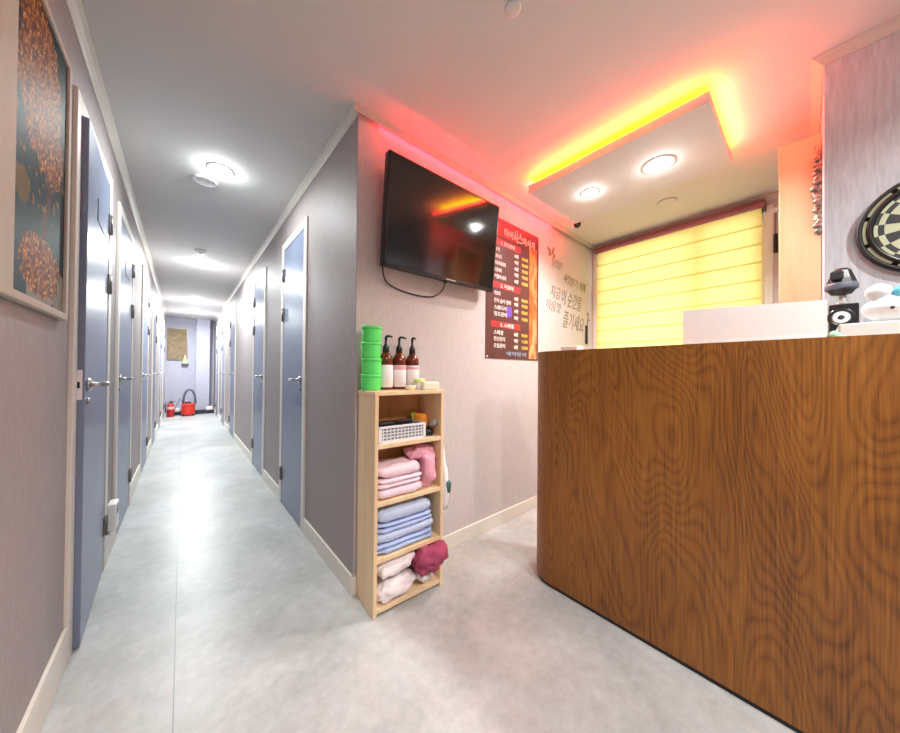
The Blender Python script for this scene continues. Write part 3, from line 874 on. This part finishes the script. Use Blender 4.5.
# ------------------------------------------------------------------ little pine shelf with its contents
SHX, SHY = .634, 1.2275
SW, SD, SH = .372, .196, .985
shroot = thing('pine_shelf', (SHX, SHY, 0), 'narrow pale pine open shelf standing at the corner of the corridor', 'shelf', rz=math.radians(-3.0))
T_ = .017
MB().box(0, T_, 0, SD, 0, SH - .018, .0015, 1).build('side_panel', MT['pine'], shroot)
MB().box(SW - T_, SW, 0, SD, 0, SH - .018, .0015, 1).build('side_panel', MT['pine'], shroot)
MB().box(-.002, SW + .002, -.001, SD, SH - .018, SH, .0015, 1).build('top_board', MT['pine'], shroot)
BZ = [.035, .252, .498, .752]
for z in BZ: MB().box(T_, SW - T_, .002, SD - .006, z - .020, z, .001, 1).build('shelf_board', MT['pine'], shroot)
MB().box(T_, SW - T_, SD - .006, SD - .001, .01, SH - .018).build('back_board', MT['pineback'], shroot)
RS = Matrix.Translation((SHX, SHY, 0)) @ Matrix.Rotation(math.radians(-3.0), 4, 'Z')
def put(mb, name, mat, label, cat, group=None):
    """mesh written in shelf coordinates, left as a top-level thing"""
    for vv in mb.bm.verts: vv.co = RS @ vv.co
    return tag(centred(mb.build(name, mat)), label, cat, group)
def spot(name, x, y, z, label, cat, group=None):
    return thing(name, RS @ Vector((x, y, z)), label, cat, group, rz=math.radians(-3.0))


def folded(x0, x1, y0, y1, z0, z1, layers, seed, amp=.004, top=False):
    """one folded garment: stacked soft folds that meet in a rounded front"""
    mb = MB(); h = (z1 - z0) / layers
    for i in range(layers):
        dx = .004 * math.sin(seed * 3 + i * 2.1)
        mb.blob(((x0 + x1) / 2 + dx, (y0 + y1) / 2, z0 + h * (i + .5)), (x1 - x0) / 2, (y1 - y0) / 2, h * .60, amp, 26, seed + i, e=7, ez=3.2, nu=56, nv=12)
    lo = min(v.co.z for v in mb.bm.verts)
    for v in mb.bm.verts:
        v.co.z = max(v.co.z + (z0 - lo) * .5, z0 + .0005)
        if not top: v.co.z = min(v.co.z, z1 + .0002)
        v.co.x = max(v.co.x, T_ + .0008)
    return mb


# green stack of cups
cup_labels = ['lowest green plastic container at the foot of the stack on the pine shelf', 'second green plastic container up in the stack on the pine shelf',
              'third green plastic container up in the stack on the pine shelf', 'topmost green plastic container of the stack on the pine shelf']
ch_ = .0755
cup = spot('green_container', .038, .135, SH, cup_labels[0], 'container', 'stack of green containers')
MB().lathe([(.0005, .0005), (.043, .0005), (.0445, .003), (.0450, .012), (.0452, .030), (.0458, .050), (.0458, .056), (.0450, .0585), (.0452, .0600)], 32).build('bowl', MT['green'], cup)
MB().lathe([(.0450, .0600), (.0475, .0608), (.0478, .0700), (.0465, .0750), (.042, .0752), (.0005, .0752)], 32).build('lid', MT['green'], cup)
for i in (1, 2, 3):
    q = copy_tree(cup); q['label'] = cup_labels[i]; q.location.z = SH + i * ch_; q.location.x += (.002, -.0015, .001)[i - 1]

# brown pump bottles
bl_labels = ['brown pump bottle with a plain white label next to the green containers', 'brown pump bottle with a pink-topped label in the middle of the three', 'brown pump bottle with a narrower label farthest from the green containers']
bt = spot('pump_bottle', .118, .144, SH, bl_labels[0], 'bottle', 'brown pump bottles on the pine shelf')
bp = [(.0005, 0), (.031, 0), (.034, .004), (.034, .128), (.033, .140), (.028, .153), (.019, .165), (.0135, .172), (.0125, .186), (.0005, .186)]
MB().lathe(bp, 32).build('bottle_body', MT['brown'], bt)
lb1 = MB().lathe([(.0340, .012), (.0350, .013), (.0350, .112), (.0340, .113)], 32).build('label_wrap', MT['label'], bt)
MB().lathe([(.0150, .170), (.0165, .172), (.0150, .196), (.0085, .208), (.006, .212), (.006, .228), (.0005, .228)], 20).build('pump_collar', MT['black'], bt)
MB().tube([(0, 0, .226), (0, 0, .240), (.002, -.004, .246), (.012, -.016, .246), (.022, -.026, .241)], [.006, .0065, .006, .005, .0035], 10).build('pump_spout', MT['blackm'], bt)
bt.scale = (1.04, 1.04, 1.07)
b2 = copy_tree(bt); b2['label'] = bl_labels[1]; b2.location = RS @ Vector((.194, .148, SH)); b2.rotation_euler.z += .5
MB().lathe([(.0351, .092), (.0354, .093), (.0354, .110), (.0351, .111)], 32).build('label_top', MT['labelp'], b2)
b3 = copy_tree(bt); b3['label'] = bl_labels[2]; b3.location = RS @ Vector((.272, .150, SH)); b3.rotation_euler.z -= .7
MB().lathe([(.0351, .094), (.0354, .095), (.0354, .107), (.0351, .108)], 32).build('label_top', MT['labelp'], b3)
# jar and soap
jr = spot('small_jar', .262, .062, SH, 'small pale jar with a lime lid in front of the pump bottles', 'jar')
MB().lathe([(.0005, 0), (.024, 0), (.026, .003), (.026, .030), (.024, .034), (.0005, .034)], 24).build('jar_body', MT['label'], jr)
MB().lathe([(.0005, .034), (.027, .034), (.028, .037), (.028, .052), (.026, .055), (.0005, .055)], 24).build('jar_lid', MT['limey'], jr)
sd = spot('glass_dish', .205, .052, SH, 'little clear dish between the jar and the pump bottles', 'dish')
MB().lathe([(.0005, 0), (.018, 0), (.024, .008), (.026, .022), (.0255, .0225), (.022, .010), (.016, .004), (.0005, .004)], 24).build('dish_bowl', MT['soap'], sd)
MB().blob((0, 0, .014), .014, .014, .011, .002, 60, 3, nu=14, nv=8).build('cotton_ball', MT['label'], sd)
put(MB().box(.255, .350, .008, .034, SH, SH + .040, .008, 3), 'soap_bar_box', MT['soap'], 'cream rounded soap box at the front corner of the pine shelf top', 'soap box')

# basket with its things in the top compartment
ZB = BZ[3]
bk = spot('wire_basket', .025, .012, ZB, 'low white lattice basket in the top compartment of the pine shelf', 'basket')
bw, bd_, bh = .242, .135, .076
m = MB()
m.box(0, bw, 0, bd_, 0, .004)
for y in (0, bd_ - .003):
    for i in range(14): x = i * (bw - .004) / 13; m.box(x, x + .005, y, y + .003, .003, bh)
    for j in range(5): z = .008 + j * .0145; m.box(0, bw, y, y + .003, z, z + .005)
for x in (0, bw - .003):
    for i in range(11): y = i * (bd_ - .004) / 10; m.box(x, x + .003, y, y + .0035, .003, bh)
    for j in range(7): z = .006 + j * .0105; m.box(x, x + .003, 0, bd_, z, z + .0035)
m.build('lattice_tray', MT['white'], bk)
m = MB()
for x0, x1, y0, y1 in ((-.003, bw + .003, -.003, .004), (-.003, bw + .003, bd_ - .004, bd_ + .003), (-.003, .004, -.003, bd_ + .003), (bw - .004, bw + .003, -.003, bd_ + .003)):
    m.box(x0, x1, y0, y1, bh - .010, bh, .001, 1)
for x in (-.002, bw - .012): m.box(x, x + .014, -.0025, .002, 0, bh)
for j in (.0, ): m.box(-.002, bw + .002, -.0025, .002, j, .008)
m.build('basket_rim', MT['white'], bk)
m = MB().box(.004, bw - .004, .004, bd_ - .004, .004, .056, .004, 1)
put_in = lambda mbx: mbx
l = spot('folded_cloth', .025, .012, ZB, 'lilac grey folded cloth filling the lattice basket', 'cloth'); m.build('cloth_fold', MT['lilac'], l)
MB().box(.012, bw - .012, .012, bd_ - .012, .056, .062, .002, 1).build('cloth_edge', MT['lilac'], l)
ob = ZB + .064
m = MB().blob((.085, .07, ob + .014), .050, .020, .014, nu=24, nv=12, mat=None)
hb = put(m.tube([(.115, .07, ob + .016), (.165, .060, ob + .022), (.215, .052, ob + .020)], [.010, .008, .009], 10), 'hair_brush', MT['blackm'], 'black oval hair brush lying on top of the lattice basket', 'hair brush')
m = MB().box(.150, .240, .092, .116, ob - .001, ob + .010, .004, 2)
for i in range(14): m.box(.154 + i * .006, .157 + i * .006, .076, .094, ob + .001, ob + .008)
put(m, 'hair_comb', MT['purple'], 'purple comb lying in the lattice basket behind the black brush', 'comb')
put(MB().box(.276, .296, .150, .176, ZB, ZB + .090, .003, 1).box(.270, .302, .150, .176, ZB + .090, ZB + .108, .004, 2), 'olive_bottle', MT['olive'], 'small olive yellow bottle standing at the back of the top compartment', 'bottle')
op = MB().blob((.318, .135, ZB + .0515), .034, .040, .050, .007, 30, 5, e=3)
put(op, 'orange_pouch', MT['orange'], 'crumpled orange cloth pouch in the top compartment beside the basket', 'pouch')
hdz = ZB
hr = spot('hair_clipper', .318, .050, hdz, 'black and grey hair clipper lying right of the lattice basket', 'hair clipper')
MB().tube([(-.032, .020, .020), (-.010, .010, .018), (.014, -.012, .017)], [.016, .019, .016], 14).build('clipper_body', MT['black'], hr)
MB().tube([(.002, .012, .052), (.018, -.006, .062), (.030, -.020, .072)], [.012, .018, .014], 14).build('clipper_head', MT['grey'], hr)
MB().tube([(-.002, .014, .030), (.006, .008, .046), (.012, .0, .056)], [.010, .010, .010], 10).build('clipper_neck', MT['blackm'], hr)

# pink clothes
ZP = BZ[2]
gp = 'folded pink clothes on the pine shelf'
x0, x1 = .022, .262
put(folded(x0, x1 + .002, .006, .165, ZP, ZP + .045, 1, 1, .006), 'folded_shirt', MT['pinkl'], 'pale pink folded shirt at the bottom of the pink pile', 'shirt', gp)
put(folded(x0, x1 - .004, .008, .165, ZP + .046, ZP + .088, 2, 2, .005), 'folded_shirt', MT['pinkl'], 'pale pink folded shirt in the middle of the pink pile', 'shirt', gp)
put(folded(x0 + .004, x1 - .012, .012, .165, ZP + .089, ZP + .140, 1, 3, .009, True), 'folded_shirt', MT['pinkl'], 'pale pink folded shirt with a button on top of the pink pile', 'shirt', gp)
pk = MB().blob((.305, .085, ZP + .095), .048, .075, .098, .022, 19, 9, e=3.5, nu=50, nv=34)
pk.blob((.255, .080, ZP + .178), .052, .06, .026, .018, 24, 11, e=3, nu=44, nv=18, mat=Matrix.Translation((.255, .08, ZP + .178)) @ Matrix.Rotation(math.radians(-22), 4, 'Y') @ Matrix.Translation((-.255, -.08, -ZP - .178)))
for vv in pk.bm.verts:
    if vv.co.z < ZP + .146: vv.co.x = max(vv.co.x, x1 + .006)
    vv.co.z = max(vv.co.z, ZP + .0005); vv.co.x = min(vv.co.x, SW - T_ - .001)
put(pk, 'crumpled_shirt', MT['pink'], 'deeper pink crumpled shirt squeezed in right of the pink pile', 'shirt')

# blue clothes
ZU = BZ[1]
gb = 'folded blue clothes on the pine shelf'
lbs = ['blue folded shorts lowest in the blue pile', 'blue folded shorts second from the bottom of the blue pile', 'blue folded shorts second from the top of the blue pile', 'pale blue folded shorts on top of the blue pile']
for i, (za, zb, mm) in enumerate(((0, .046, 'blued'), (.047, .092, 'blue'), (.093, .134, 'blued'), (.135, .192, 'blue'))):
    put(folded(.022 + .002 * i, (.330, .336, .326, .318)[i], .010, .165, ZU + za, ZU + zb, (2, 1, 2, 1)[i], 20 + i, .007, i == 3), 'folded_shorts', MT[mm], lbs[i], 'shorts', gb)

# white and raspberry clothes
ZW = BZ[0]
gw = 'white crumpled towels on the lowest shelf'
wt = MB().blob((.145, .082, ZW + .045), .122, .084, .048, .014, 18, 31, e=4, nu=60, nv=26)
wts = [(.124, .082, .046, .100, .082, .046, 31, 'white crumpled towel lying flat at the bottom of the lowest compartment'),
       (.124, .085, .150, .098, .078, .040, 34, 'white crumpled towel folded on top, touching the left shelf side'),
       (.292, .080, .030, .052, .080, .030, 37, 'white crumpled towel low on the right, under the raspberry cloth')]
wt.bm.free()
for cx_, cy_, cz_, rx_, ry_, rz_, sd_, lb in wts:
    m = MB().blob((cx_, cy_, ZW + cz_), rx_, ry_, rz_, .022, 21, sd_, e=4, ez=2.6, nu=60, nv=26)
    lo = ZW + cz_ - rz_
    for vv in m.bm.verts:
        vv.co.z = min(max(vv.co.z, lo + .0008), ZU - .0215); vv.co.x = min(max(vv.co.x, T_ + .001), SW - T_ - .001); vv.co.y = min(vv.co.y, SD - .008)
    put(m, 'crumpled_towel', MT['whitec'], lb, 'towel', gw)
mr = MB().blob((.298, .030, ZW + .130), .084, .085, .072, .030, 17, 44, e=2.6, nu=80, nv=50)
for vv in mr.bm.verts:
    if vv.co.y > -.002: vv.co.x = min(vv.co.x, SW - T_ - .001)
    vv.co.z = min(max(vv.co.z, ZW + .062), ZU - .0215)
put(mr, 'raspberry_cloth', MT['maroon'], 'dark raspberry crumpled cloth bulging out of the lowest compartment', 'cloth')

# cloth bag hanging on the outside of the shelf's right side
hg = spot('hanging_bag', SW + .002, .06, .37, 'white cloth bag with green print hanging on the shelf right side', 'bag')
m = MB(); rows = []
for i in range(16):
    t = i / 15; z = .43 - .42 * t
    th_ = .010 + .036 * min(1, t * 1.25) - .016 * max(0, t - .8) / .2
    w_ = .016 + .055 * min(1, t * 1.4)
    th_ += .004 * math.sin(i * 1.7)
    rows.append([m.bm.verts.new(p) for p in ((.002, -w_, z), (th_ * .8, -w_ * .9, z), (th_ + .002, -.1 * w_, z), (th_ * .8, w_ * .9, z), (.002, w_, z))])
for a, b in zip(rows, rows[1:]):
    for j in range(5):
        ff = m.bm.faces.new((a[j], a[(j + 1) % 5], b[(j + 1) % 5], b[j])); ff.smooth = True
m.bm.faces.new(rows[0]); m.bm.faces.new(rows[-1][::-1])
m.build('bag_body', MT['whitec'], hg)
MB().blob((.026, -.035, .115), .020, .036, .036, .003, 30, 2, e=4, nu=24, nv=14).build('green_print', MT['tealdark'], hg)

# ------------------------------------------------------------------ framed picture on the left wall
PY0, PY1, PZA, PZB = 1.10, 1.645, 1.236, 2.096
pc = thing('framed_picture', (XL, (PY0 + PY1) / 2, PZA), 'framed picture of a golden tree on dark ground, on the left wall', 'picture')
cyp = (PY0 + PY1) / 2
fd = .019
fl, fr_, fb, ft = .095, .028, .022, .02
MB().box(0, fd, PY0 - cyp, PY0 + fl - cyp, 0, PZB - PZA, .003, 2).build('frame_stile', MT['picframe'], pc)
MB().box(0, fd, PY1 - fr_ - cyp, PY1 - cyp, 0, PZB - PZA, .003, 2).build('frame_stile', MT['picframe'], pc)
MB().box(0, fd, PY0 + fl - cyp, PY1 - fr_ - cyp, 0, fb, .003, 2).build('frame_rail', MT['picframe'], pc)
MB().box(0, fd, PY0 + fl - cyp, PY1 - fr_ - cyp, PZB - PZA - ft, PZB - PZA, .003, 2).build('frame_rail', MT['picframe'], pc)
# canvas: a painted grid
m = MB(); ny, nz_ = 90, 190
ya, yb, za, zb = PY0 + fl - cyp, PY1 - fr_ - cyp, fb, PZB - PZA - ft
grid = [[m.bm.verts.new((fd * .62, ya + (yb - ya) * i / ny, za + (zb - za) * j / nz_)) for i in range(ny + 1)] for j in range(nz_ + 1)]
lay = m.bm.loops.layers.color.new('Col')
random.seed(11)
def picture(u, w):
    """u 0..1 left to right, w 0..1 bottom to top"""
    bg = Vector((.035, .04, .045)).lerp(Vector((.16, .22, .24)), max(0, min(1, (.62 - w) * 2.2)))
    c = bg
    def ell(cu, cw, ru, rw, rough=.35):
        q = Vector((u * 5, w * 9, cu * 9))
        return ((u - cu) / ru) ** 2 + ((w - cw) / rw) ** 2 < 1 + rough * noise.noise(q * 2) + .25 * noise.noise(q * 6)
    if w < .14 and (u > .25): c = Vector((.55, .52, .48)) if noise.noise(Vector((u * 6, w * 14, 3))) > -.3 else Vector((.12, .15, .17))
    gold = False
    if ell(.46, .73, .40, .27): gold = True
    if ell(.66, .56, .28, .13): gold = True
    if ell(.50, .12, .38, .10): gold = True
    if ell(.16, .33, .13, .055, .6): c = Vector((.42, .33, .12))
    if abs(u - .58 - .05 * math.sin(w * 20)) < .045 and .1 < w < .55: c = Vector((.30, .17, .10)) * (1 + noise.noise(Vector((u * 40, w * 60, 1))))
    if gold:
        n1 = noise.noise(Vector((u * 16, w * 34, 7))); n2 = noise.noise(Vector((u * 40, w * 85, 2)))
        c = Vector((.34, .15, .04)).lerp(Vector((.62, .36, .12)), max(0, min(1, .5 + n1)))
        if n2 > .28: c = Vector((.85, .62, .30))
        if n2 < -.42: c = Vector((.13, .05, .02))
    elif .30 < w < .55 and noise.noise(Vector((u * 22, w * 26, 5))) > .42: c = Vector((.60, .42, .10))
    return c
for j in range(nz_):
    for i in range(ny):
        ff = m.bm.faces.new((grid[j][i], grid[j][i + 1], grid[j + 1][i + 1], grid[j + 1][i]))
        for lp, (a, b) in zip(ff.loops, ((i, j), (i + 1, j), (i + 1, j + 1), (i, j + 1))):
            cc = picture(a / ny, b / nz_)
            lp[lay] = (max(0, cc.x) ** (1 / 2.2) if False else max(0, cc.x), max(0, cc.y), max(0, cc.z), 1)
m.build('canvas', vcol_mat('tree_picture', .55), pc)
MB().box(0, fd * .6, ya, yb, za, zb).build('backing', MT['blackm'], pc)

# white unit low on the left wall between the first two doors
wu = thing('air_freshener', (XL, 2.645, .12), 'small white plug-in unit low on the left wall between two doors', 'air freshener')
MB().box(.0, .040, -.055, .055, .03, .185, .010, 3).build('unit_case', MT['white'], wu)
MB().box(.005, .032, .055, .072, .035, .155, .006, 2).build('refill_bottle', MT['teal'], wu)
MB().box(.0405, .043, -.035, .035, .125, .165, .001, 1).build('outlet_grille', MT['grey'], wu)

# ------------------------------------------------------------------ far end of the corridor
nb = thing('notice_board', (-.09, YE, 1.31), 'brown framed board on the end wall of the corridor', 'board')
MB().box(-.178, .178, -.02, -.001, 0, .79, .003, 1).build('board_panel', MT['board'], nb)
m = MB()
for a in ((-.19, .19, 0, .015), (-.19, .19, .775, .79)): m.box(a[0], a[1], -.026, -.001, a[2], a[3])
for a in ((-.19, -.175), (.175, .19)): m.box(a[0], a[1], -.026, -.001, 0, .79)
m.build('board_frame', MT['hinge'], nb)
pb = thing('hanging_pouch', (.055, YE - .056, 1.19), 'small pale yellow pouch hanging at the corner of the end wall board', 'pouch')
MB().lathe([(.0005, 0), (.055, .004), (.062, .03), (.045, .12), (.020, .20), (.008, .26), (.0005, .262)], 16, mat=Matrix.Diagonal((1, .4, 1, 1))).build('pouch_body', MT['bag'], pb)
MB().lathe([(.064, .0), (.066, .015), (.064, .045), (.060, .046)], 16, mat=Matrix.Diagonal((1, .42, 1, 1))).build('pouch_base', MT['hose'], pb)
st = thing('low_black_platform', (.25, YE - .42, 0), 'low black platform across the end of the corridor floor', 'platform')
MB().box(-.47, .36, -.12, .12, 0, .075, .004, 1).build('platform_body', MT['navy'], st)
MB().box(-.46, .35, -.11, .115, .075, .082, .002, 1).build('platform_top', MT['blackm'], st)
put_l = [(-.16, -.04, 'white folded rag on the black platform left of the red vacuum cleaner'), (.46, .59, 'white folded rag at the right end of the black platform')]
for a, b, lb in put_l:
    tag(centred(MB().box(a, b, YE - .50, YE - .38, .0825, .165, .012, 2).build('folded_rag', MT['whitec'])), lb, 'rag', 'white rags on the black platform')
vc = thing('canister_vacuum', (.12, YE - .72, 0), 'red canister vacuum cleaner with a looped grey hose at the corridor end', 'vacuum cleaner')
MB().lathe([(.0005, .02), (.11, .02), (.125, .04), (.125, .20), (.118, .235), (.128, .24), (.126, .27), (.10, .285), (.0005, .29)], 26).build('canister', MT['red'], vc)
MB().lathe([(.05, .285), (.06, .29), (.055, .32), (.0005, .33)], 20).build('motor_cap', MT['blackm'], vc)
hp = [(.02 - .11 * math.cos(PI * i / 14), .02, .28 + .33 * math.sin(PI * i / 14) ** .8) for i in range(15)]
MB().tube(hp, .024, 10).build('hose', MT['hose'], vc)
MB().tube([(-.10, .05, .30), (-.15, .07, .40), (-.23, .10, .18), (-.26, .10, .05)], .008, 8).build('power_cord', MT['hose'], vc)
for x, y in ((-.09, -.07), (.09, -.07), (-.09, .07), (.09, .07)):
    MB().lathe([(.022, -.012), (.024, 0), (.022, .012)], 14, (x, y, .024), 'X').build('caster', MT['blackm'], vc)
fe = thing('fire_extinguisher', (-.19, YE - .75, 0), 'small red fire extinguisher against the left wall at the corridor end', 'fire extinguisher')
MB().lathe([(.0005, 0), (.062, 0), (.066, .006), (.066, .25), (.055, .285), (.03, .305), (.018, .31), (.0005, .31)], 24).build('cylinder', MT['reddark'], fe)
MB().lathe([(.0665, .17), (.0672, .171), (.0672, .235), (.0665, .236)], 24).build('label_wrap', MT['labelp'], fe)
MB().box(-.012, .05, -.012, .012, .31, .335, .003, 1).box(-.012, .075, -.010, .010, .345, .358, .003, 1).box(-.014, .006, -.012, .012, .31, .36, .003, 1).build('trigger', MT['blackm'], fe)
MB().tube([(-.02, 0, .325), (-.075, 0, .32), (-.088, .0, .25), (-.082, 0, .10)], .010, 8).build('discharge_hose', MT['blackm'], fe)
